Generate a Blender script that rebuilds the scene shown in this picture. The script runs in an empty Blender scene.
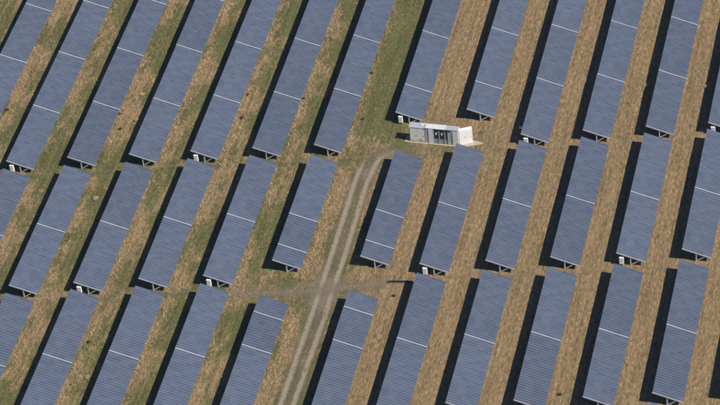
import bpy, math, random
import numpy as np
from mathutils import Matrix, Vector

# ------------------------------------------------------------------ camera, sky, sun, exposure
scene = bpy.context.scene
col = scene.collection
YAW, PITCH, ROLL = 15.3945517, 52.9578961, -6.01939393      # fitted to the table corners
cam = bpy.data.cameras.new('camera')
cam_o = bpy.data.objects.new('camera', cam)
col.objects.link(cam_o)
cam.sensor_fit = 'HORIZONTAL'
cam.sensor_width = 36.0
cam.lens = 36.0 * 3298.7246 / 720.0
cam.clip_start = 1.0
cam.clip_end = 20000.0
R = (Matrix.Rotation(math.radians(YAW), 3, 'Z') @ Matrix.Rotation(math.radians(PITCH), 3, 'X')
     @ Matrix.Rotation(math.radians(ROLL), 3, 'Z'))
cam_o.matrix_world = Matrix.Translation((191.5574, -401.1675, 335.5391)) @ R.to_4x4()
scene.camera = cam_o

SUN_DIR = Vector((0.9085, -0.27, 1.0)).normalized()          # towards the sun
SUN_EL = math.asin(SUN_DIR.z)
SUN_AZ = math.atan2(SUN_DIR.x, SUN_DIR.y)
world = bpy.data.worlds.new('World')
scene.world = world
world.use_nodes = True
wn = world.node_tree.nodes
bg = wn['Background']
sky = wn.new('ShaderNodeTexSky')
sky.sky_type = 'NISHITA'
sky.sun_disc = False
sky.sun_elevation = SUN_EL
sky.sun_rotation = SUN_AZ
sky.altitude = 300.0
sky.air_density = 1.0
sky.dust_density = 0.2
sky.ozone_density = 3.0
world.node_tree.links.new(sky.outputs[0], bg.inputs['Color'])
bg.inputs['Strength'].default_value = 0.05

sun = bpy.data.lights.new('sun', 'SUN')
sun.energy = 5.0
sun.angle = math.radians(0.53)
sun.color = (1.0, 0.95, 0.87)
sun_o = bpy.data.objects.new('sun', sun)
col.objects.link(sun_o)
sun_o.rotation_euler = SUN_DIR.to_track_quat('Z', 'Y').to_euler()
sun_o.location = (70, 20, 120)

scene.view_settings.view_transform = 'Standard'
scene.view_settings.look = 'None'
scene.view_settings.exposure = 0.25
scene.view_settings.gamma = 1.0
scene.cycles.transparent_max_bounces = 32

rng = np.random.default_rng(7)
random.seed(7)

# ------------------------------------------------------------------ layout of the solar park (metres)
S = 10.5                       # row spacing
H1, H0, W = 2.536, 0.952, 4.72 # high edge, low edge, width on the ground
PITCH_M = 0.587                # one module column along the row
GAP = 0.15
TRACK_GAP = 3.61
DX = [-.10, -.016, -.074, .012, .05, .11, .086, .326, -.07, .014, -.064, -.042, -.1, -.1]
def row_x(r):
    return r * S + (TRACK_GAP if r > 6 else 0.0) + DX[r]
COLS = {'full': 28, 'half': 14, 'quarter': 7}
LEN = {k: v * PITCH_M + GAP for k, v in COLS.items()}
F, Hf, Q = 'full', 'half', 'quarter'
# (row, band, x override, near end y / S, sections listed from the near end)
TABLES = []
for r, yn in ((0, 2.688), (1, 2.866), (2, 3.066), (3, 3.248), (4, 3.427), (5, 3.609), (6, 3.791)):
    TABLES.append((r, 1, None, yn, [F, F, F, F]))
TABLES.append((7, 1, 73.5 + 1.575 + 3.61 - 3.37, 4.80, [Hf, F, F, F]))
TABLES.append((8, 1, None, 4.99, [Hf, F, F, F]))
for r, yn in ((9, 4.383), (10, 4.584), (11, 4.781), (12, 4.967)):
    TABLES.append((r, 1, None, yn, [F, F, F]))
for r, yn in ((1, -.50), (2, -.311), (3, -.135), (4, .066), (5, .245)):
    TABLES.append((r, 2, None, yn, [F, F]))
TABLES.append((6, 2, None, .730, [Q, Hf, F]))
TABLES.append((7, 2, None, .965, [Q, Hf, F]))
for r, yn in ((8, .875), (9, 1.058), (10, 1.24), (11, 1.437), (12, 1.636)):
    TABLES.append((r, 2, None, yn, [F, F]))
for r, yn in ((2, -3.662), (3, -3.463), (4, -3.278), (5, -3.114)):
    TABLES.append((r, 3, None, yn, [F, F]))
TABLES.append((6, 3, None, -.160 - 2.766, [F, Hf, Q]))
TABLES.append((7, 3, None, .100 - 2.766, [F, Hf, Q]))
for r, yn in ((8, -2.519), (9, -2.333), (10, -2.169), (11, -1.988), (12, -1.786), (13, -1.60)):
    TABLES.append((r, 3, None, yn, [F, F]))
for r, yn in ((9, -2.56), (10, -2.385), (11, -2.19), (12, -2.0)):
    TABLES.append((r, 4, None, yn - (LEN[F] * 2) / S, [F, F]))
def tab_x(t): return t[2] if t[2] is not None else row_x(t[0])
RECTS = []                     # ground footprint of every table
for t in TABLES:
    x0 = tab_x(t); y0 = t[3] * S
    RECTS.append((x0, x0 + W, y0, y0 + sum(LEN[s] for s in t[4])))

LEFT_RUT = [(71.6, -60), (71.7, -25), (71.8, -4.3), (71.8, 4.9), (71.7, 16.4), (71.55, 29.1), (71.5, 34.4), (71.7, 37.0), (72.1, 39.4), (73.3, 41.9)]
RIGHT_RUT = [(73.7, -60), (73.75, -25), (74.05, -4), (73.9, 2.0), (73.95, 7.2), (73.95, 14), (73.65, 28.7), (73.65, 33.4), (73.85, 35.6), (74.1, 38.6), (74.9, 40.6), (76.4, 41.8), (78.5, 42.5)]
MIDLINE = [(72.7, -60), (72.75, -25), (72.9, -4), (72.85, 5), (72.8, 15), (72.6, 29), (72.6, 34), (73.0, 37.5), (74.2, 40.4), (76.6, 41.8), (80, 42.3), (85, 42.4)]
CROSS = [(54, -.4), (56.5, .57), (60.5, 1.5), (64.2, 2.3), (70.7, 3.2), (74.8, 4.6), (79, 5.4), (82.4, 6.8), (86, 7.6)]
TRACE_A = [(x, (-.41 + .19 * (x / S - 2)) * S - (4.0 if x > 72 else 0) * .19 + .3 * math.sin(x * .21)) for x in np.arange(-10, 160, 6.0)]
TRACE_B = [(x, (2.957 + .187 * (x / S - 2)) * S - (4.0 if x > 72 else 0) * .19 + .3 * math.sin(x * .17 + 1)) for x in np.arange(-10, 160, 6.0)]

def smooth_line(pts, step=0.35):
    p = np.array(pts, float); out = []
    for i in range(len(p) - 1):
        p0 = p[max(i - 1, 0)]; p1 = p[i]; p2 = p[i + 1]; p3 = p[min(i + 2, len(p) - 1)]
        n = max(2, int(np.linalg.norm(p2 - p1) / step))
        for k in range(n):
            t = k / n
            out.append(.5 * ((2 * p1) + (p2 - p0) * t + (2 * p0 - 5 * p1 + 4 * p2 - p3) * t * t + (3 * p1 - p0 - 3 * p2 + p3) * t ** 3))
    out.append(p[-1])
    return np.array(out)
RUTS = [smooth_line(LEFT_RUT), smooth_line(RIGHT_RUT)]
CROSS_L = smooth_line(CROSS)
TRACES = [smooth_line(TRACE_A), smooth_line(TRACE_B)]

def vnoise(x, y, s, seed=0):
    """smooth value noise, 0..1"""
    r = np.random.default_rng(seed); tab = r.random((256, 256))
    fx = x / s; fy = y / s
    ix = np.floor(fx).astype(int); iy = np.floor(fy).astype(int)
    u = fx - ix; v = fy - iy; u = u * u * (3 - 2 * u); v = v * v * (3 - 2 * v)
    a = tab[ix % 256, iy % 256]; b = tab[(ix + 1) % 256, iy % 256]
    c = tab[ix % 256, (iy + 1) % 256]; d = tab[(ix + 1) % 256, (iy + 1) % 256]
    return (a * (1 - u) + b * u) * (1 - v) + (c * (1 - u) + d * u) * v
def sstep(a, b, x):
    t = np.clip((x - a) / (b - a), 0, 1); return t * t * (3 - 2 * t)
def dist_line(x, y, line):
    d = np.full(x.shape, 99.0)
    lo = line.min(0) - 3; hi = line.max(0) + 3
    m = (x > lo[0]) & (x < hi[0]) & (y > lo[1]) & (y < hi[1])
    xs = x[m]; ys = y[m]; dd = np.full(xs.shape, 99.0)
    for k in range(0, len(line), 1):
        dd = np.minimum(dd, np.hypot(xs - line[k, 0], ys - line[k, 1]))
    d[m] = dd
    return d
def fields(x, y, ruts=True):
    """green share, straw height factor, rut closeness at a ground point"""
    best = np.full(x.shape, 50.0)          # distance to the right of the nearest low edge
    under = np.zeros(x.shape, bool)
    for (a, b, c, d) in RECTS:
        in_y = (y > c - .4) & (y < d + .4)
        under |= in_y & (x > a + .25) & (x < b - .35)
        q = x - b
        best = np.where(in_y & (q > -1.2) & (q < best), q, best)
    n1 = vnoise(x, y, 9.0, 1); n2 = vnoise(x, y * .45, 2.2, 2); n3 = vnoise(x, y, 26.0, 3)
    right = sstep(73, 84, x + (n1 - .5) * 4)
    right = np.where((x > 80) & (y > 51), np.maximum(right, sstep(79.3, 80.6, x)), right)
    g_left = .66 + (n1 - .5) * .7 + (n2 - .5) * .7 + (vnoise(x, y * .4, 1.0, 4) - .5) * .7
    g_left = g_left - .36 * (1 - sstep(.2, 2.2 + 1.4 * n2, best)) * (best < 40)
    g_right = .10 + (n1 - .5) * .35 + (n2 - .5) * .25
    # crossings between the bands are greener, and so is the strip round the transformer cabinets
    cross = best > 40
    g_left = np.where(cross, g_left + .12, g_left)
    g_right = np.where(cross, g_right + .30, g_right)
    g = g_left * (1 - right) + g_right * right
    yard = np.exp(-(((x - 84) / 13.0) ** 2 + ((y - 45.5) / 5.0) ** 2))
    g = g + .50 * yard * (n2 * .9 + .3)
    strip = sstep(66, 68.5, x) * (1 - sstep(76, 77.5, x)) * sstep(44, 50, y)
    g = g * (1 - strip) + strip * np.clip(.95 + (n1 - .5) * .3 + (n2 - .5) * .3 - .75 * (1 - sstep(66.5, 69.4 + n2, x)), 0, 1)
    edge6 = sstep(68, 68.4, x) * (1 - sstep(70.2, 70.8, x)) * (y < 36) * (y > -60) * ((y > 8.5) | (y < -3))
    g = np.clip(g - edge6 * .5, 0, 1)
    return g, best, under
def ground_z(x, y, rut=None):
    z = (vnoise(x, y, 7.0, 11) - .5) * .10 + (vnoise(x, y, 1.1, 12) - .5) * .07
    if rut is not None: z = z - .035 * np.exp(-(rut / .6) ** 2)
    f = np.clip(1 - (np.abs(x - 70) - 110) / 40, 0, 1) * np.clip(1 - (np.abs(y - 30) - 100) / 40, 0, 1)
    return z * f

# ------------------------------------------------------------------ material helpers
def new_mat(name):
    m = bpy.data.materials.new(name); m.use_nodes = True
    nt = m.node_tree
    return m, nt, nt.nodes['Principled BSDF']
def N(nt, kind, **kw):
    n = nt.nodes.new(kind)
    for k, v in kw.items(): setattr(n, k, v)
    return n
def noise_node(nt, vec, scale, detail=4.0, rough=.6):
    n = N(nt, 'ShaderNodeTexNoise'); n.inputs['Scale'].default_value = scale
    n.inputs['Detail'].default_value = detail; n.inputs['Roughness'].default_value = rough
    nt.links.new(vec, n.inputs['Vector']); return n
def ramp(nt, fac, stops):
    n = N(nt, 'ShaderNodeValToRGB')
    e = n.color_ramp.elements
    while len(e) < len(stops): e.new(.5)
    for i, (p, c) in enumerate(stops):
        e[i].position = p; e[i].color = (c[0], c[1], c[2], 1)
    nt.links.new(fac, n.inputs[0]); return n
def mixc(nt, fac, a, b, blend='MIX'):
    n = N(nt, 'ShaderNodeMix', data_type='RGBA', blend_type=blend)
    for sock, v in ((n.inputs[0], fac), (n.inputs[6], a), (n.inputs[7], b)):
        if hasattr(v, 'is_output'): nt.links.new(v, sock)
        elif isinstance(v, (int, float)): sock.default_value = v
        else: sock.default_value = (v[0], v[1], v[2], 1)
    return n.outputs[2]
def math_n(nt, op, a, b=None):
    n = N(nt, 'ShaderNodeMath', operation=op)
    for i, v in enumerate((a, b)):
        if v is None: continue
        if hasattr(v, 'is_output'): nt.links.new(v, n.inputs[i])
        else: n.inputs[i].default_value = v
    return n.outputs[0]
def plain(name, colr, rough=.6, metal=0.0, grime=.25, gscale=2.0):
    m, nt, b = new_mat(name)
    geo = N(nt, 'ShaderNodeNewGeometry')
    n = noise_node(nt, geo.outputs['Position'], gscale, 5)
    dark = tuple(c * (1 - grime) for c in colr)
    r = ramp(nt, n.outputs['Fac'], [(.3, dark), (.65, colr)])
    nt.links.new(r.outputs[0], b.inputs['Base Color'])
    b.inputs['Roughness'].default_value = rough; b.inputs['Metallic'].default_value = metal
    return m

# ground
def ground_material():
    m, nt, b = new_mat('meadow')
    geo = N(nt, 'ShaderNodeNewGeometry'); P = geo.outputs['Position']
    at = N(nt, 'ShaderNodeAttribute', attribute_name='green'); g = at.outputs['Fac']
    fine = noise_node(nt, P, 2.2, 6, .7)
    mp = N(nt, 'ShaderNodeMapping'); mp.inputs['Scale'].default_value = (4.2, .8, 1); nt.links.new(P, mp.inputs[0])
    streak = noise_node(nt, mp.outputs[0], 1.0, 5, .65)
    mq = N(nt, 'ShaderNodeMapping'); mq.inputs['Scale'].default_value = (1.7, .07, 1); nt.links.new(P, mq.inputs[0])
    mow = noise_node(nt, mq.outputs[0], 1.0, 3, .6)
    ma = N(nt, 'ShaderNodeMapping'); ma.inputs['Scale'].default_value = (1.6, .62, 1); nt.links.new(P, ma.inputs[0])
    hi = noise_node(nt, P, 7.5, 4, .7)
    straw = ramp(nt, streak.outputs['Fac'], [(.28, (.152, .102, .053)), (.50, (.262, .183, .098)), (.74, (.42, .31, .175))])
    green = ramp(nt, fine.outputs['Fac'], [(.30, (.084, .086, .032)), (.55, (.140, .134, .053)), (.78, (.225, .198, .092))])
    fine2 = noise_node(nt, ma.outputs[0], .9, 6, .72)
    t = math_n(nt, 'ADD', g, math_n(nt, 'MULTIPLY', math_n(nt, 'SUBTRACT', fine2.outputs['Fac'], .5), 2.6))
    t = math_n(nt, 'ADD', t, math_n(nt, 'MULTIPLY', math_n(nt, 'SUBTRACT', hi.outputs['Fac'], .5), .9))
    k = N(nt, 'ShaderNodeMapRange', interpolation_type='SMOOTHSTEP'); nt.links.new(t, k.inputs[0])
    k.inputs[1].default_value = .25; k.inputs[2].default_value = .72
    c = mixc(nt, k.outputs[0], straw.outputs[0], green.outputs[0])
    mw = ramp(nt, mow.outputs['Fac'], [(.33, (.74, .74, .76)), (.5, (1, 1, 1)), (.66, (1.2, 1.2, 1.22))])
    c = mixc(nt, 1.0, c, mw.outputs[0], 'MULTIPLY')
    mot = noise_node(nt, ma.outputs[0], 1.5, 5, .75)
    ms = ramp(nt, mot.outputs['Fac'], [(.34, (.66, .64, .60)), (.52, (1, 1, 1)), (.68, (1.3, 1.28, 1.22))])
    c = mixc(nt, 1.0, c, ms.outputs[0], 'MULTIPLY')
    sp = ramp(nt, hi.outputs['Fac'], [(.33, (.62, .60, .58)), (.55, (1, 1, 1)), (.72, (1.22, 1.2, 1.15))])
    c = mixc(nt, 1.0, c, sp.outputs[0], 'MULTIPLY')
    nt.links.new(c, b.inputs['Base Color'])
    b.inputs['Roughness'].default_value = .95; b.inputs['Specular IOR Level'].default_value = .1
    bp = N(nt, 'ShaderNodeBump'); bp.inputs['Strength'].default_value = .8; bp.inputs['Distance'].default_value = .12
    nt.links.new(hi.outputs['Fac'], bp.inputs['Height']); nt.links.new(bp.outputs[0], b.inputs['Normal'])
    return m
def track_material(name, c1, c2, strength):
    m, nt, b = new_mat(name)
    geo = N(nt, 'ShaderNodeNewGeometry'); P = geo.outputs['Position']
    at = N(nt, 'ShaderNodeAttribute', attribute_name='worn'); w = at.outputs['Fac']
    n = noise_node(nt, P, 1.6, 6, .7); n2 = noise_node(nt, P, 6.0, 4, .7)
    r = ramp(nt, n2.outputs['Fac'], [(.3, c1), (.7, c2)])
    nt.links.new(r.outputs[0], b.inputs['Base Color'])
    b.inputs['Roughness'].default_value = .95; b.inputs['Specular IOR Level'].default_value = .1
    bp = N(nt, 'ShaderNodeBump'); bp.inputs['Strength'].default_value = .6; bp.inputs['Distance'].default_value = .06
    nt.links.new(n2.outputs['Fac'], bp.inputs['Height']); nt.links.new(bp.outputs[0], b.inputs['Normal'])
    t = math_n(nt, 'ADD', w, math_n(nt, 'MULTIPLY', math_n(nt, 'SUBTRACT', n.outputs['Fac'], .5), 1.3))
    t = math_n(nt, 'ADD', t, math_n(nt, 'MULTIPLY', math_n(nt, 'SUBTRACT', n2.outputs['Fac'], .5), .8))
    k = N(nt, 'ShaderNodeMapRange', interpolation_type='SMOOTHSTEP'); nt.links.new(t, k.inputs[0])
    k.inputs[1].default_value = .18; k.inputs[2].default_value = .78; k.inputs[4].default_value = strength
    tr = N(nt, 'ShaderNodeBsdfTransparent'); mx = N(nt, 'ShaderNodeMixShader')
    nt.links.new(k.outputs[0], mx.inputs[0]); nt.links.new(tr.outputs[0], mx.inputs[1]); nt.links.new(b.outputs[0], mx.inputs[2])
    nt.links.new(mx.outputs[0], nt.nodes['Material Output'].inputs['Surface'])
    return m
def blade_material(name, stops):
    m, nt, b = new_mat(name)
    geo = N(nt, 'ShaderNodeNewGeometry')
    big = noise_node(nt, geo.outputs['Position'], .25, 4)
    f = math_n(nt, 'ADD', math_n(nt, 'MULTIPLY', geo.outputs['Random Per Island'], .7), math_n(nt, 'MULTIPLY', math_n(nt, 'SUBTRACT', big.outputs['Fac'], .35), 1.0))
    r = ramp(nt, f, stops)
    nt.links.new(r.outputs[0], b.inputs['Base Color'])
    b.inputs['Roughness'].default_value = .85; b.inputs['Specular IOR Level'].default_value = .15
    return m
def glass_material():
    m, nt, b = new_mat('module_glass')
    geo = N(nt, 'ShaderNodeNewGeometry'); oi = N(nt, 'ShaderNodeObjectInfo')
    n = noise_node(nt, geo.outputs['Position'], .12, 4)
    dust = noise_node(nt, geo.outputs['Position'], .9, 5, .65)
    f = math_n(nt, 'ADD', math_n(nt, 'MULTIPLY', geo.outputs['Random Per Island'], .5), math_n(nt, 'MULTIPLY', n.outputs['Fac'], .5))
    r = ramp(nt, f, [(.12, (.050, .066, .110)), (.5, (.064, .082, .129)), (.88, (.085, .103, .154))])
    d = N(nt, 'ShaderNodeMapRange'); nt.links.new(dust.outputs['Fac'], d.inputs[0])
    d.inputs[1].default_value = .4; d.inputs[2].default_value = .8; d.inputs[4].default_value = .22
    c = mixc(nt, d.outputs[0], r.outputs[0], (.16, .165, .19))
    t = math_n(nt, 'ADD', .90, math_n(nt, 'MULTIPLY', oi.outputs['Random'], .20))
    tc = N(nt, 'ShaderNodeCombineColor')
    for i in range(3): nt.links.new(t, tc.inputs[i])
    c = mixc(nt, 1.0, c, tc.outputs[0], 'MULTIPLY')
    nt.links.new(c, b.inputs['Base Color'])
    b.inputs['Roughness'].default_value = .28; b.inputs['Specular IOR Level'].default_value = .5
    return m
M = dict(
    ground=ground_material(),
    rut=track_material('gravel_rut', (.225, .185, .135), (.37, .31, .235), .86),
    verge=track_material('track_verge', (.125, .11, .065), (.22, .185, .12), .75),
    verge2=track_material('worn_path', (.165, .137, .092), (.265, .22, .155), .78),
    trace=track_material('worn_trace', (.20, .165, .105), (.30, .25, .16), .65),
    glass=glass_material(),
    frame=plain('module_frame', (.30, .325, .375), .45, .2, .1),
    alu=plain('bare_aluminium', (.72, .72, .72), .45, .25, .12),
    steel=plain('galvanised_steel', (.70, .71, .71), .5, .15, .15, 4),
    back=plain('module_back', (.05, .05, .055), .7, 0, .2),
    white=plain('white_paint', (.88, .87, .85), .5, 0, .10, 1.2),
    cream=plain('cream_render', (.90, .87, .82), .8, 0, .10, 1.5),
    roofgrey=plain('grey_roof_sheet', (.40, .42, .46), .7, 0, .3, 1.5),
    roofwhite=plain('white_roof_sheet', (.62, .63, .65), .6, 0, .2, 1.5),
    greydoor=plain('light_grey_door', (.50, .53, .55), .5, 0, .15),
    dark=plain('dark_teal_louvre', (.025, .045, .055), .4, 0, .3),
    lowgrey=plain('pale_green_grey_panel', (.34, .41, .42), .5, 0, .2),
    red=plain('dark_red_trim', (.14, .025, .035), .5, 0, .2),
    violet=plain('violet_grey_panel', (.13, .08, .13), .5, 0, .2),
    concrete=plain('pale_concrete', (.46, .385, .275), .9, 0, .35, 1.6),
    black=plain('black_plastic', (.018, .018, .02), .6, 0, .2),
    straw=blade_material('straw_blades', [(.05, (.22, .155, .08)), (.35, (.40, .30, .165)), (.7, (.56, .44, .265)), (1, (.66, .54, .35))]),
    stubble=blade_material('stubble_blades', [(.05, (.145, .098, .052)), (.45, (.29, .205, .113)), (.9, (.49, .37, .225))]),
    grass=blade_material('green_blades', [(.05, (.068, .075, .025)), (.45, (.128, .130, .046)), (.8, (.20, .188, .075)), (1, (.30, .25, .12))]),
    weed=blade_material('dark_weed', [(.05, (.05, .036, .018)), (.6, (.11, .08, .04)), (1, (.21, .155, .08))]),
)

# ------------------------------------------------------------------ mesh helpers
class MB:
    def __init__(self): self.v = []; self.f = []; self.m = []
    def quad(self, pts, mi=0):
        n = len(self.v); self.v += [tuple(p) for p in pts]; self.f.append(tuple(range(n, n + len(pts)))); self.m.append(mi)
    def box(self, lo, hi, mi=0, frame=None):
        x0, y0, z0 = lo; x1, y1, z1 = hi
        c = [(x0, y0, z0), (x1, y0, z0), (x1, y1, z0), (x0, y1, z0), (x0, y0, z1), (x1, y0, z1), (x1, y1, z1), (x0, y1, z1)]
        if frame: c = [frame(*p) for p in c]
        n = len(self.v); self.v += [tuple(p) for p in c]
        for q in ((0, 3, 2, 1), (4, 5, 6, 7), (0, 1, 5, 4), (1, 2, 6, 5), (2, 3, 7, 6), (3, 0, 4, 7)):
            self.f.append(tuple(n + i for i in q)); self.m.append(mi)
    def beam(self, a, b, w, d, mi=0):
        a = Vector(a); b = Vector(b); t = (b - a).normalized()
        s = Vector((0, 1, 0)) if abs(t.y) < .9 else Vector((1, 0, 0))
        u = t.cross(s).normalized(); v = t.cross(u)
        self.box((-w / 2, -d / 2, 0), (w / 2, d / 2, (b - a).length), mi, lambda x, y, z: a + u * x + v * y + t * z)
    def prism(self, ring, z0, z1, mi=0):
        n = len(self.v); k = len(ring)
        self.v += [(x, y, z0) for x, y in ring] + [(x, y, z1) for x, y in ring]
        self.f.append(tuple(range(n + k, n + 2 * k))); self.m.append(mi)
        self.f.append(tuple(range(n + k - 1, n - 1, -1))); self.m.append(mi)
        for i in range(k):
            j = (i + 1) % k; self.f.append((n + i, n + j, n + k + j, n + k + i)); self.m.append(mi)
    def mesh(self, name, mats):
        me = bpy.data.meshes.new(name); me.from_pydata(self.v, [], self.f)
        for m in mats: me.materials.append(m)
        if len(mats) > 1: me.polygons.foreach_set('material_index', self.m)
        me.update(); return me
def link(name, data, parent=None, loc=(0, 0, 0), rz=0.0):
    o = bpy.data.objects.new(name, data); col.objects.link(o)
    o.location = loc; o.rotation_euler = (0, 0, rz)
    if parent: o.parent = parent
    return o
def tag(o, label, cat, group=None, kind=None):
    o['label'] = label; o['category'] = cat
    if group: o['group'] = group
    if kind: o['kind'] = kind
    return o

# ------------------------------------------------------------------ ground: one sheet out to the horizon
def axis(lo, hi, step):
    a = list(np.arange(lo, hi + .01, step)); d = step
    e = a[-1]
    while e < hi + 2000: d *= 1.5; e += d; a.append(e)
    d = step; e = a[0]
    while e > lo - 2000: d *= 1.5; e -= d; a.insert(0, e)
    return np.array(a)
def build_ground():
    ax = axis(-14, 150, .33); ay = axis(-42, 104, .33)
    X, Y = np.meshgrid(ax, ay); x = X.ravel(); y = Y.ravel()
    g, best, under = fields(x, y)
    rut = np.minimum(dist_line(x, y, RUTS[0]), dist_line(x, y, RUTS[1]))
    z = ground_z(x, y, rut)
    nx, ny = len(ax), len(ay)
    i = np.arange(nx * ny).reshape(ny, nx)
    q = np.stack([i[:-1, :-1], i[:-1, 1:], i[1:, 1:], i[1:, :-1]], -1).reshape(-1, 4)
    me = bpy.data.meshes.new('ground')
    me.vertices.add(len(x)); me.vertices.foreach_set('co', np.stack([x, y, z], 1).ravel())
    me.loops.add(q.size); me.loops.foreach_set('vertex_index', q.ravel())
    me.polygons.add(len(q)); me.polygons.foreach_set('loop_start', np.arange(0, q.size, 4)); me.polygons.foreach_set('loop_total', np.full(len(q), 4))
    me.update(calc_edges=True); me.polygons.foreach_set('use_smooth', np.ones(len(q), bool))
    a = me.attributes.new('green', 'FLOAT', 'POINT'); a.data.foreach_set('value', g.astype(np.float32))
    me.materials.append(M['ground'])
    o = link('ground', me); o['kind'] = 'structure'
    o['label'] = 'meadow of dry straw and green grass beneath the solar tables'
build_ground()

def ribbon(name, lines, half, mat, lift, profile, label, sink=True):
    """one worn path made of one or two ribbons that follow the ground"""
    V = []; Fc = []; A = []
    k = len(profile)
    for line in lines:
        t = np.gradient(line, axis=0); t /= np.linalg.norm(t, axis=1)[:, None]
        nrm = np.stack([-t[:, 1], t[:, 0]], 1)
        base = len(V)
        off = np.linspace(-half, half, k)
        px = line[:, None, 0] + nrm[:, None, 0] * off; py = line[:, None, 1] + nrm[:, None, 1] * off
        rut = np.minimum(dist_line(px.ravel(), py.ravel(), RUTS[0]), dist_line(px.ravel(), py.ravel(), RUTS[1]))
        pz = ground_z(px.ravel(), py.ravel(), rut) + lift
        V += list(zip(px.ravel(), py.ravel(), pz)); fade = np.clip(np.minimum(np.arange(len(line)), np.arange(len(line))[::-1]) / 16.0, .05, 1.0)
        A += list((fade[:, None] * np.array(profile)[None, :]).ravel())
        for i in range(len(line) - 1):
            for j in range(k - 1):
                a = base + i * k + j; Fc.append((a, a + k, a + k + 1, a + 1))
    me = bpy.data.meshes.new(name); me.from_pydata(V, [], Fc)
    at = me.attributes.new('worn', 'FLOAT', 'POINT'); at.data.foreach_set('value', np.array(A, np.float32))
    me.materials.append(mat); me.update()
    o = link(name, me); o['kind'] = 'structure'; o['label'] = label
    return o
mid = smooth_line(MIDLINE)
ribbon('track_verge', [mid], 2.6, M['verge'], .022, [0, .35, .55, .62, .45, .62, .55, .35, 0], 'trampled brownish verge along the two wheel ruts')
ribbon('wheel_track', RUTS, .78, M['rut'], .036, [0, .34, .70, 1.0, .70, .34, 0], 'pair of pale gravel wheel ruts running between the table rows')
ribbon('cross_path', [CROSS_L], 2.4, M['verge2'], .048, [0, .3, .45, .55, .72, .5, .4, .25, 0], 'narrow worn path crossing the wheel ruts')
def patch(name, blobs, mat, lift, label):
    """bare worn ground: a sheet that follows the terrain and thins out towards its rim"""
    V = []; Fc = []; A = []
    for (cx, cy, rx, ry, w0) in blobs:
        n = 44; base = len(V)
        u = np.linspace(-1.15, 1.15, n); gx, gy = np.meshgrid(u, u)
        px = (cx + gx * rx).ravel(); py = (cy + gy * ry).ravel()
        rut = np.minimum(dist_line(px, py, RUTS[0]), dist_line(px, py, RUTS[1]))
        V += list(zip(px, py, ground_z(px, py, rut) + lift))
        A += list(w0 * np.clip(1 - np.hypot(gx, gy).ravel() ** 1.6, 0, 1) - (np.hypot(gx, gy).ravel() > 1) * 2)
        for a in range(n - 1):
            for b in range(n - 1):
                k = base + a * n + b; Fc.append((k, k + 1, k + n + 1, k + n))
    me = bpy.data.meshes.new(name); me.from_pydata(V, [], Fc)
    at = me.attributes.new('worn', 'FLOAT', 'POINT'); at.data.foreach_set('value', np.array(A, np.float32))
    me.materials.append(mat); me.update()
    o = link(name, me); o['kind'] = 'structure'; o['label'] = label
patch('worn_ground', [(72.8, 3.0, 4.6, 8.0, .95), (76.2, 40.9, 5.0, 3.2, .85), (72.7, 35.5, 3.2, 4.0, .7)], M['verge2'], .030, 'bare worn ground where the paths meet the wheel ruts')
ribbon('cable_trench', TRACES, .45, M['trace'], .016, [0, .35, .55, .35, 0], 'faint worn line running across the gaps between table bands')

# ------------------------------------------------------------------ solar tables
sl = math.hypot(W, H1 - H0)
U = Vector((W / sl, 0, (H0 - H1) / sl)); NV = Vector(((H1 - H0) / sl, 0, W / sl))
def on_slope(s, y, h): return Vector((0, y, H1)) + U * s + NV * h
def module_mesh(kind):
    n = COLS[kind]; b = MB(); rows = 4; ph = sl / rows; lip = .024; lis = .003; th = .035
    for i in range(n):
        for j in range(rows):
            y0 = GAP / 2 + i * PITCH_M + .013; y1 = y0 + PITCH_M - .026
            s0 = j * ph + .002; s1 = s0 + ph - .004
            t0, t1 = random.uniform(-.004, .004), random.uniform(-.004, .004)
            o = [on_slope(s0, y0, 0), on_slope(s1, y0, 0), on_slope(s1, y1, 0), on_slope(s0, y1, 0)]
            l = [on_slope(s0 + lis, y0 + lip, 0), on_slope(s1 - lis, y0 + lip, 0), on_slope(s1 - lis, y1 - lip, 0), on_slope(s0 + lis, y1 - lip, 0)]
            d = [p - NV * th for p in o]
            k = len(b.v); b.v += [tuple(p) for p in o + l + d]
            for e in range(4):
                g = (e + 1) % 4
                b.f.append((k + e, k + g, k + 4 + g, k + 4 + e)); b.m.append(1)
                b.f.append((k + 8 + e, k + 8 + g, k + g, k + e)); b.m.append(1)
            b.f.append((k + 11, k + 10, k + 9, k + 8)); b.m.append(2)
            gl = [on_slope(s0 + lis, y0 + lip, -.004 + t0), on_slope(s1 - lis, y0 + lip, -.004 + t1), on_slope(s1 - lis, y1 - lip, -.004 - t0), on_slope(s0 + lis, y1 - lip, -.004 - t1)]
            b.quad([p - NV * .004 for p in gl], 0)
    return b.mesh('solar_modules_' + kind, [M['glass'], M['frame'], M['back']])
MOD = {k: module_mesh(k) for k in COLS}
def section_mesh(kind):                       # purlins of one section, with an added light-blocking sheet
    b = MB(); L = LEN[kind]
    fr = lambda s, y, h: on_slope(s, y, h)
    b.box((.02, .0, -.0395), (sl - .02, L, -.0365), 1, fr)  # added solid sheet, keeps sunlight from leaking through the module gaps
    for s in (.35, 1.65, 2.95, sl - .75, sl - .2):
        b.box((s, .02, -.135), (s + .07, L - .02, -.040), 0, fr)
    return b.mesh('panel_section_' + kind, [M['steel'], M['back']])
SEC = {k: section_mesh(k) for k in COLS}
def one(name, fn, mat):
    b = MB(); fn(b); return b.mesh(name, [mat])
fr = lambda s, y, h: on_slope(s, y, h)
STRIP = one('joint_strip', lambda b: b.box((-.01, -.05, -.05), (sl + .01, .05, .03), 0, fr), M['alu'])
END = one('end_profile', lambda b: (b.box((-.03, -.05, -.17), (sl + .03, 0, .014), 0, fr), b.box((-.03, 0, -.17), (sl + .03, .09, -.15), 0, fr)), M['alu'])
PX = W * .48
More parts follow.
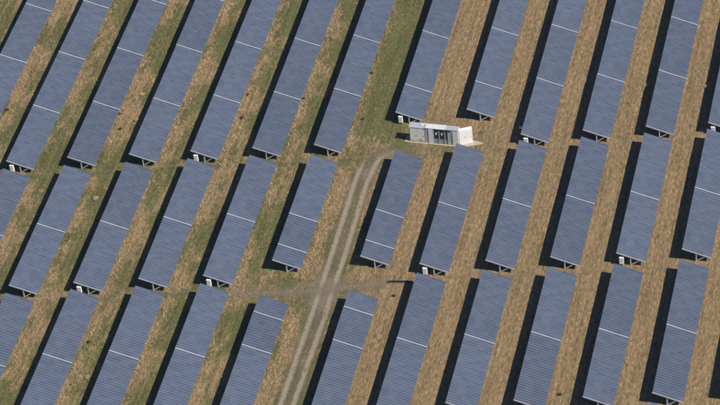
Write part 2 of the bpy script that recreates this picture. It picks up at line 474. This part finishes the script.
PZ = H1 + (H0 - H1) * .48 - .26
def post_fn(b):
    b.box((PX - .09, -.07, -.35), (PX - .075, .07, PZ)); b.box((PX - .075, -.07, -.35), (PX + .09, -.058, PZ)); b.box((PX - .075, .058, -.35), (PX + .09, .07, PZ))
POST = one('post', post_fn, M['steel'])
BRACE = one('brace', lambda b: b.beam((PX + .05, -.03, .12), tuple(on_slope(sl * .80, -.03, -.20)), .11, .09), M['steel'])
RAFT = one('rafter', lambda b: b.box((.15, -.04, -.29), (sl - .15, .04, -.137), 0, fr), M['steel'])

ORD = ['', 'first', 'second', 'third', 'fourth', 'fifth', 'sixth', 'seventh', 'eighth', 'ninth']
BAND = {1: 'upper band', 2: 'middle band', 3: 'lower band', 4: 'bottom-edge band'}
def where(r, band):
    if band == 1 and r == 7: return 'directly behind the white transformer cabinets in the upper band'
    if band == 1 and r >= 8: return f'in the upper band, {ORD[r - 7]} row right of the transformer cabinets'
    side = 'left' if r <= 6 else 'right'
    n = 7 - r if r <= 6 else r - 6
    return f'in the {BAND[band]}, {ORD[n]} row {side} of the wheel track'
TOP = {}
for t in TABLES:
    r, band, _, yn, secs = t
    x0 = tab_x(t); y0 = yn * S
    root = link('solar_table', None, None, (x0, y0, 0)); root.empty_display_size = .5
    lab = 'solar table ' + where(r, band)
    if band == 2 and r in (6, 7): lab = 'shorter three-section ' + lab
    elif len(lab.split()) < 14: lab = 'blue-grey ' + lab
    tag(root, lab, 'solar table', 'tilted solar tables set out in rows')
    TOP[(r, band)] = root
    y = 0.0
    for k, s in enumerate(secs):
        so = link('panel_section', SEC[s], root, (random.uniform(-.03, .03), y, random.uniform(-.02, .02)))
        so.rotation_euler = (random.uniform(-.0015, .0015), random.uniform(-.004, .004), 0)
        mo = link('solar_modules', MOD[s], so); mo['kind'] = 'stuff'
        if k: link('joint_strip', STRIP, root, (0, y, 0))
        y += LEN[s]
    link('end_profile', END, root, (0, .02, 0))
    n = max(2, int(round(y / 4.15)))
    for i in range(n + 1):
        py = .10 + (y - .7) * i / n
        po = link('post', POST, root, (0, py, 0))
        link('brace', BRACE, po, (0, 0, 0))
        link('rafter', RAFT, root, (0, py, 0))

# white cabinets under the near ends of some tables
def cab_body(b): b.box((-.35, -.18, .30), (.35, .22, 1.56))
CAB = one('cabinet_body', cab_body, M['white'])
CABD = one('cabinet_door', lambda b: (b.box((-.32, -.205, .36), (-.01, -.182, 1.5)), b.box((.01, -.205, .36), (.32, -.182, 1.5))), M['white'])
CABR = one('cabinet_roof', lambda b: b.box((-.37, -.22, 1.562), (.37, .24, 1.60)), M['white'])
CABL = one('cabinet_leg', lambda b: b.box((-.04, -.04, -.2), (.04, .04, .298)), M['steel'])
CABH = one('handle', lambda b: b.box((-.05, -.225, .9), (-.03, -.207, 1.05)), M['black'])
for (r, band) in ((1, 1), (4, 1), (7, 1), (9, 1), (12, 1), (3, 2), (5, 2), (8, 2), (11, 2)):
    t = TOP[(r, band)].location
    c = link('inverter_cabinet', None, None, (t.x + .78, t.y - .02, 0)); c.empty_display_size = .3
    tag(c, 'white cabinet under table end ' + where(r, band).replace('directly ', '').replace('row ', 'table ').replace('the transformer cabinets', 'the station'), 'cabinet', 'white cabinets at the table ends')
    link('body', CAB, c); d = link('door', CABD, c); link('handle', CABH, d); link('roof', CABR, c)
    for sx in (-.3, .3): link('leg', CABL, c, (sx, .02, 0))
# a small box on a post in the shade
jb = link('junction_box', None, None, (97.55, 49.6, 0))
tag(jb, 'small white box on a post in table shade right of the transformer cabinets', 'junction box')
link('post', one('post', lambda b: b.box((-.04, -.04, -.2), (.04, .04, .95)), M['steel']), jb)
link('box', one('box', lambda b: b.box((-.42, -.14, .952), (.42, .14, 1.28)), M['white']), jb)

# ------------------------------------------------------------------ transformer station
PADR = [(77.8, 45.05), (86.6, 44.48), (88.4, 44.5), (91.4, 45.75), (91.1, 46.2), (89.6, 46.6), (77.8, 46.9)]
pad = link('concrete_pad', one('concrete_pad', lambda b: b.prism(PADR, -.25, .13), M['concrete']))
tag(pad, 'pale concrete slab under the white transformer cabinets', 'slab')

k = link('transformer_kiosk', None, None, (78.72, 45.35, .13), math.radians(-3))
tag(k, 'cream transformer kiosk with flat grey roof, leftmost of the station', 'kiosk')
link('wall', one('kiosk_wall', lambda b: b.box((0, 0, 0), (2.75, 1.45, 2.92)), M['cream']), k)
rf = link('roof', one('kiosk_roof', lambda b: b.box((-.05, -.06, 2.922), (2.76, 1.5, 3.02)), M['roofgrey']), k)
link('roof_vent', one('roof_vent', lambda b: b.box((1.9, .6, 3.022), (2.3, 1.0, 3.2)), M['steel']), rf)
link('plinth', one('plinth', lambda b: b.box((-.03, -.03, 0), (2.76, 1.48, .2)), M['concrete']), k)
for x in (.12, 1.42):
    dr = link('door', one('kiosk_door', lambda b: b.box((x, -.03, .28), (x + 1.22, -.002, 2.75)), M['cream']), k)
    link('handle', one('handle', lambda b: b.box((x + 1.05, -.06, 1.2), (x + 1.1, -.032, 1.4)), M['black']), dr)
for i in range(3):
    link('louvre', one('louvre', lambda b: b.box((1.7, -.055, .42 + i * .14), (2.3, -.032, .50 + i * .14)), M['greydoor']), k)

c = link('switchgear_container', None, None, (81.52, 45.10, .13), math.radians(-3.5))
tag(c, 'white-roofed switchgear container with dark louvred doors in the station middle', 'container')
WC, HC = 5.9, 3.08
link('wall', one('container_wall', lambda b: (b.box((0, .12, 0), (WC, 1.25, HC)),), M['white']), c)
rf = link('roof', one('container_roof', lambda b: b.box((-.04, -.02, HC + .002), (3.55, 1.3, HC + .10)), M['roofwhite']), c)
link('roof', one('container_roof_end', lambda b: b.box((3.555, .02, HC + .002), (WC + .02, 1.3, HC + .07)), M['roofgrey']), c)
link('side_door', one('side_door', lambda b: b.box((.0, .04, .05), (.52, .118, HC - .1)), M['greydoor']), c)
link('cabinet', one('front_cabinet', lambda b: b.box((.60, -.02, .05), (1.36, .118, HC - .06)), M['white']), c)
for i, (x0, x1, up, lo) in enumerate(((1.56, 2.36, 'dark', 'lowgrey'), (2.56, 3.36, 'dark', 'lowgrey'), (3.56, 4.0, 'violet', 'lowgrey'), (4.14, 4.78, 'greydoor', 'greydoor'), (4.95, 5.85, 'white', 'white'))):
    top = 2.72 if i < 3 else 2.95
    d = link('door', one('door', lambda b: b.box((x0, .06, .06), (x1, .118, 1.05)), M[lo]), c)
    link('louvre_panel', one('louvre_panel', lambda b: b.box((x0, .05, 1.052), (x1, .118, top)), M[up]), d)
    if i < 2:
        mb = MB(); n = 12
        f0 = [(x0 + .40 + .14 * math.cos(2 * math.pi * j / n), .018, 2.1 + .30 * math.sin(2 * math.pi * j / n)) for j in range(n)]
        f1 = [(p[0], .048, p[2]) for p in f0]
        mb.v = f0 + f1; mb.f = [tuple(range(n))] + [(j, n + j, n + (j + 1) % n, (j + 1) % n) for j in range(n)]; mb.m = [0] * (n + 1)
        link('meter_disc', mb.mesh('meter_disc', [M['white']]), d)
for x in (1.46, 2.46, 3.46, 4.07, 4.86):
    link('door_post', one('door_post', lambda b: b.box((x - .06, .0, .03), (x + .06, .118, 2.74)), M['greydoor']), c)
link('dark_header', one('dark_header', lambda b: b.box((1.50, .02, 2.76), (3.0, .118, HC - .03)), M['dark']), c)
link('red_trim', one('red_trim', lambda b: b.box((3.01, -.02, 2.80), (4.6, .118, HC - .06)), M['red']), c)

e = link('equipment_cabinet', None, None, (87.5, 44.95, .13), math.radians(25))
tag(e, 'bright white angled equipment cabinet, rightmost of the station', 'cabinet')
link('wall', one('cabinet_wall', lambda b: b.box((0, 0, 0), (2.35, .6, 2.95)), M['white']), e)
link('roof', one('cabinet_roof', lambda b: b.box((-.02, -.03, 2.952), (2.38, .63, 3.0)), M['white']), e)
for x in (.06, 1.19):
    d = link('door', one('cabinet_leaf', lambda b: b.box((x, -.03, .1), (x + 1.10, -.002, 2.85)), M['white']), e)
    link('handle', one('handle', lambda b: b.box((x + .9, -.055, 1.3), (x + .95, -.032, 1.55)), M['black']), d)

pm = MB()
npt = 10; pl = np.array([(82.5, 6.75), (83.4, 6.95), (84.5, 7.0), (85.6, 7.15), (86.6, 7.1)])
for i in range(len(pl) - 1):
    a, b2 = pl[i], pl[i + 1]
    pm.beam((a[0], a[1], .10), (b2[0] + .03, b2[1], .10), .30, .30)
sliver = link('dark_sliver', pm.mesh('dark_sliver', [M['black']]))  # black square beams laid end to end as one narrow dark strip
tag(sliver, 'black pipe lying in the grass right of the path crossing', 'sliver')

# ------------------------------------------------------------------ grass and straw
def blades(name, x, y, h, w, lean, mat, label, cat):
    n = len(x)
    rut = np.minimum(dist_line(x, y, RUTS[0]), dist_line(x, y, RUTS[1]))
    z = ground_z(x, y, rut) - .02
    a = rng.random(n) * 2 * np.pi; l = rng.random(n) * lean
    ca, sa = np.cos(a), np.sin(a)
    dx = rng.normal(0, 1, n); dy = rng.normal(0, 1, n); q = np.hypot(dx, dy) + 1e-6; dx /= q; dy /= q
    co = np.empty((n, 3, 3), np.float32)
    co[:, 0] = np.stack([x - ca * w, y - sa * w, z], 1)
    co[:, 1] = np.stack([x + ca * w, y + sa * w, z], 1)
    co[:, 2] = np.stack([x + dx * np.sin(l) * h, y + dy * np.sin(l) * h, z + np.cos(l) * h + .01], 1)
    me = bpy.data.meshes.new(name)
    me.vertices.add(3 * n); me.vertices.foreach_set('co', co.ravel())
    me.loops.add(3 * n); me.loops.foreach_set('vertex_index', np.arange(3 * n))
    me.polygons.add(n); me.polygons.foreach_set('loop_start', np.arange(0, 3 * n, 3)); me.polygons.foreach_set('loop_total', np.full(n, 3))
    me.update(calc_edges=True); me.materials.append(mat)
    o = link(name, me); tag(o, label, cat, kind='stuff')
def scatter(n):
    x = rng.random(n) * 156 - 12; y = rng.random(n) * 140 - 38
    return x, y
def seen(x, y):                                # keep the neighbourhood of the photographed ground
    lx = -10 + (84 - y) * .30
    return (x > lx - 6) & (x < 146) & (y < 84 + x * .09 + 4) & (y > -32 + (x - 27) * .11 - 4)
def off_things(x, y, rut):
    ok = np.ones(x.shape, bool)
    ok &= ~((x > 77.5) & (x < 91.6) & (y > 44.2) & (y < 47.4))
    ok &= rut > .42
    return ok
n = 520000
x, y = scatter(n); m = seen(x, y); x, y = x[m], y[m]
g, best, under = fields(x, y)
rut = np.minimum(dist_line(x, y, RUTS[0]), dist_line(x, y, RUTS[1]))
clump = vnoise(x, y * .6, .9, 21) * .6 + vnoise(x, y * .7, .38, 22) * .4
ok = off_things(x, y, rut) & (~under | (rng.random(len(x)) < .12))
right = sstep(73, 82, x)
isg = rng.random(len(x)) < g
# long straw tufts on the left-hand side, mown stubble on the right
edge = (1 - sstep(.5, 2.6, best)) * (best < 40)
pl = (clump > .46 - .16 * edge) & ~isg & (right < .6) & ok & (rut > .9)
i = np.where(pl)[0]
hh = (.16 + .30 * clump[i] + .16 * edge[i]) * (.6 + .7 * rng.random(len(i)))
blades('straw_grass', x[i], y[i], hh, .030 + .02 * rng.random(len(i)), 1.15, M['straw'], 'pale dry straw tufts along the lower edges of the left tables', 'dry grass')
pr = ~isg & (right >= .6) & ok & (rng.random(len(x)) < .25 + .75 * (vnoise(x * 2.2, y * .3, 1.3, 31) > .5))
i = np.where(pr)[0]
hh = (.08 + .15 * clump[i]) * (.6 + .8 * rng.random(len(i)))
blades('straw_stubble', x[i], y[i], hh, .030 + .02 * rng.random(len(i)), 1.3, M['stubble'], 'short mown brown stubble between the right-hand table rows', 'stubble')
pg = isg & ok & (rut > .6)
i = np.where(pg)[0]
hh = (.07 + .16 * clump[i]) * (.6 + .8 * rng.random(len(i)))
blades('green_grass', x[i], y[i], hh, .026 + .02 * rng.random(len(i)), 1.0, M['grass'], 'short green grass growing between the table rows', 'grass')

# ------------------------------------------------------------------ weeds and straw heaps one can tell apart
def clump_mesh(name, n, rad, hgt, mat, seed):
    r = random.Random(seed); b = MB()
    for _ in range(n):
        a = r.random() * 6.283; d = rad * math.sqrt(r.random()) * .75
        z = hgt * r.random() * (1 - .6 * d / rad)
        p = Vector((d * math.cos(a), d * math.sin(a), z))
        t = Vector((r.uniform(-1, 1), r.uniform(-1, 1), r.uniform(-.2, 1))).normalized() * r.uniform(.12, .30)
        s = Vector((r.uniform(-1, 1), r.uniform(-1, 1), r.uniform(-.4, .4))).normalized() * r.uniform(.03, .07)
        b.quad([p - s, p + s, p + t + s * .3, p + t - s * .3])
    for _ in range(14):
        a = r.random() * 6.283
        e2 = Vector((math.cos(a) * rad * .6, math.sin(a) * rad * .6, hgt * r.uniform(.6, 1.0)))
        b.quad([(-.02, 0, -.1), (.02, 0, -.1), e2 + Vector((.01, 0, 0)), e2 - Vector((.01, 0, 0))])
    return b.mesh(name, [mat])
DARK = [((25.6, 48.7), 'upper dark weed clump in the aisle, fifth row left of track'), ((26.9, 44.3), 'lower dark weed clump in the aisle, fifth row left of track'),
        ((4.9, 48.1), 'dark weed clump beside the leftmost upper table'), ((47.1, 56.4), 'dark round weed clump beside third upper table left of track'),
        ((47.7, 49.4), 'larger dark weed clump nearer the end of third upper table'), ((57.4, 56.2), 'dark weed clump at low edge of second upper table'),
        ((67.9, 64.9), 'dark weed clump at the straw edge of the green strip'), ((69.2, 51.1), 'dark weed clump on grass above the end of the wheel track'),
        ((37.1, -13.4), 'dark weed clump in lower left straw aisle'), ((114.9, -18.0), 'dark weed clump at the bottom in the right straw'),
        ((84.2, 3.3), 'small dark weed clump below the black pipe')]
for q, ((px, py), lab) in enumerate(DARK):
    o = link('weed_clump', clump_mesh('weed_clump', 120, .34 if q != 4 else .5, .36, M['weed'], 100 + q), None, (px, py, 0))
    tag(o, lab, 'weed', 'dark weed clumps in the aisles')
PALE = [((28.0, 54.7), 'pale straw tuft in the upper part of the fourth aisle left of track'), ((29.1, 47.0), 'pale straw tuft by table shade, fourth aisle left of track'),
        ((17.9, 25.1), 'pale straw heap near the top of the leftmost middle aisle'), ((27.9, 24.1), 'pale straw heap near the top of the second middle aisle from left'),
        ((39.3, -22.0), 'pale straw heap low in the bottom left aisle'), ((116.9, 65.3), 'pale straw tuft at shade edge in the upper right'),
        ((127.5, 65.8), 'rightmost pale straw tuft at shade edge in the upper right')]
for q, ((px, py), lab) in enumerate(PALE):
    o = link('straw_heap', clump_mesh('straw_heap', 170, .55, .38, M['straw'], 200 + q), None, (px, py, 0))
    tag(o, lab, 'straw heap', 'pale straw heaps in the aisles')

# ------------------------------------------------------------------ thin air between the aircraft and the field
hb = MB(); hb.box((-4000, -4000, -3), (4000, 4000, 350))
hm = bpy.data.materials.new('thin_haze'); hm.use_nodes = True
hn = hm.node_tree; hn.nodes.remove(hn.nodes['Principled BSDF'])
pv = hn.nodes.new('ShaderNodeVolumePrincipled')
pv.inputs['Color'].default_value = (.34, .58, 1.0, 1); pv.inputs['Density'].default_value = .000042; pv.inputs['Anisotropy'].default_value = 0.0
hn.links.new(pv.outputs[0], hn.nodes['Material Output'].inputs['Volume'])
hz = link('haze', hb.mesh('haze', [hm])); hz['kind'] = 'stuff'; hz['label'] = 'thin bluish air over the solar park'
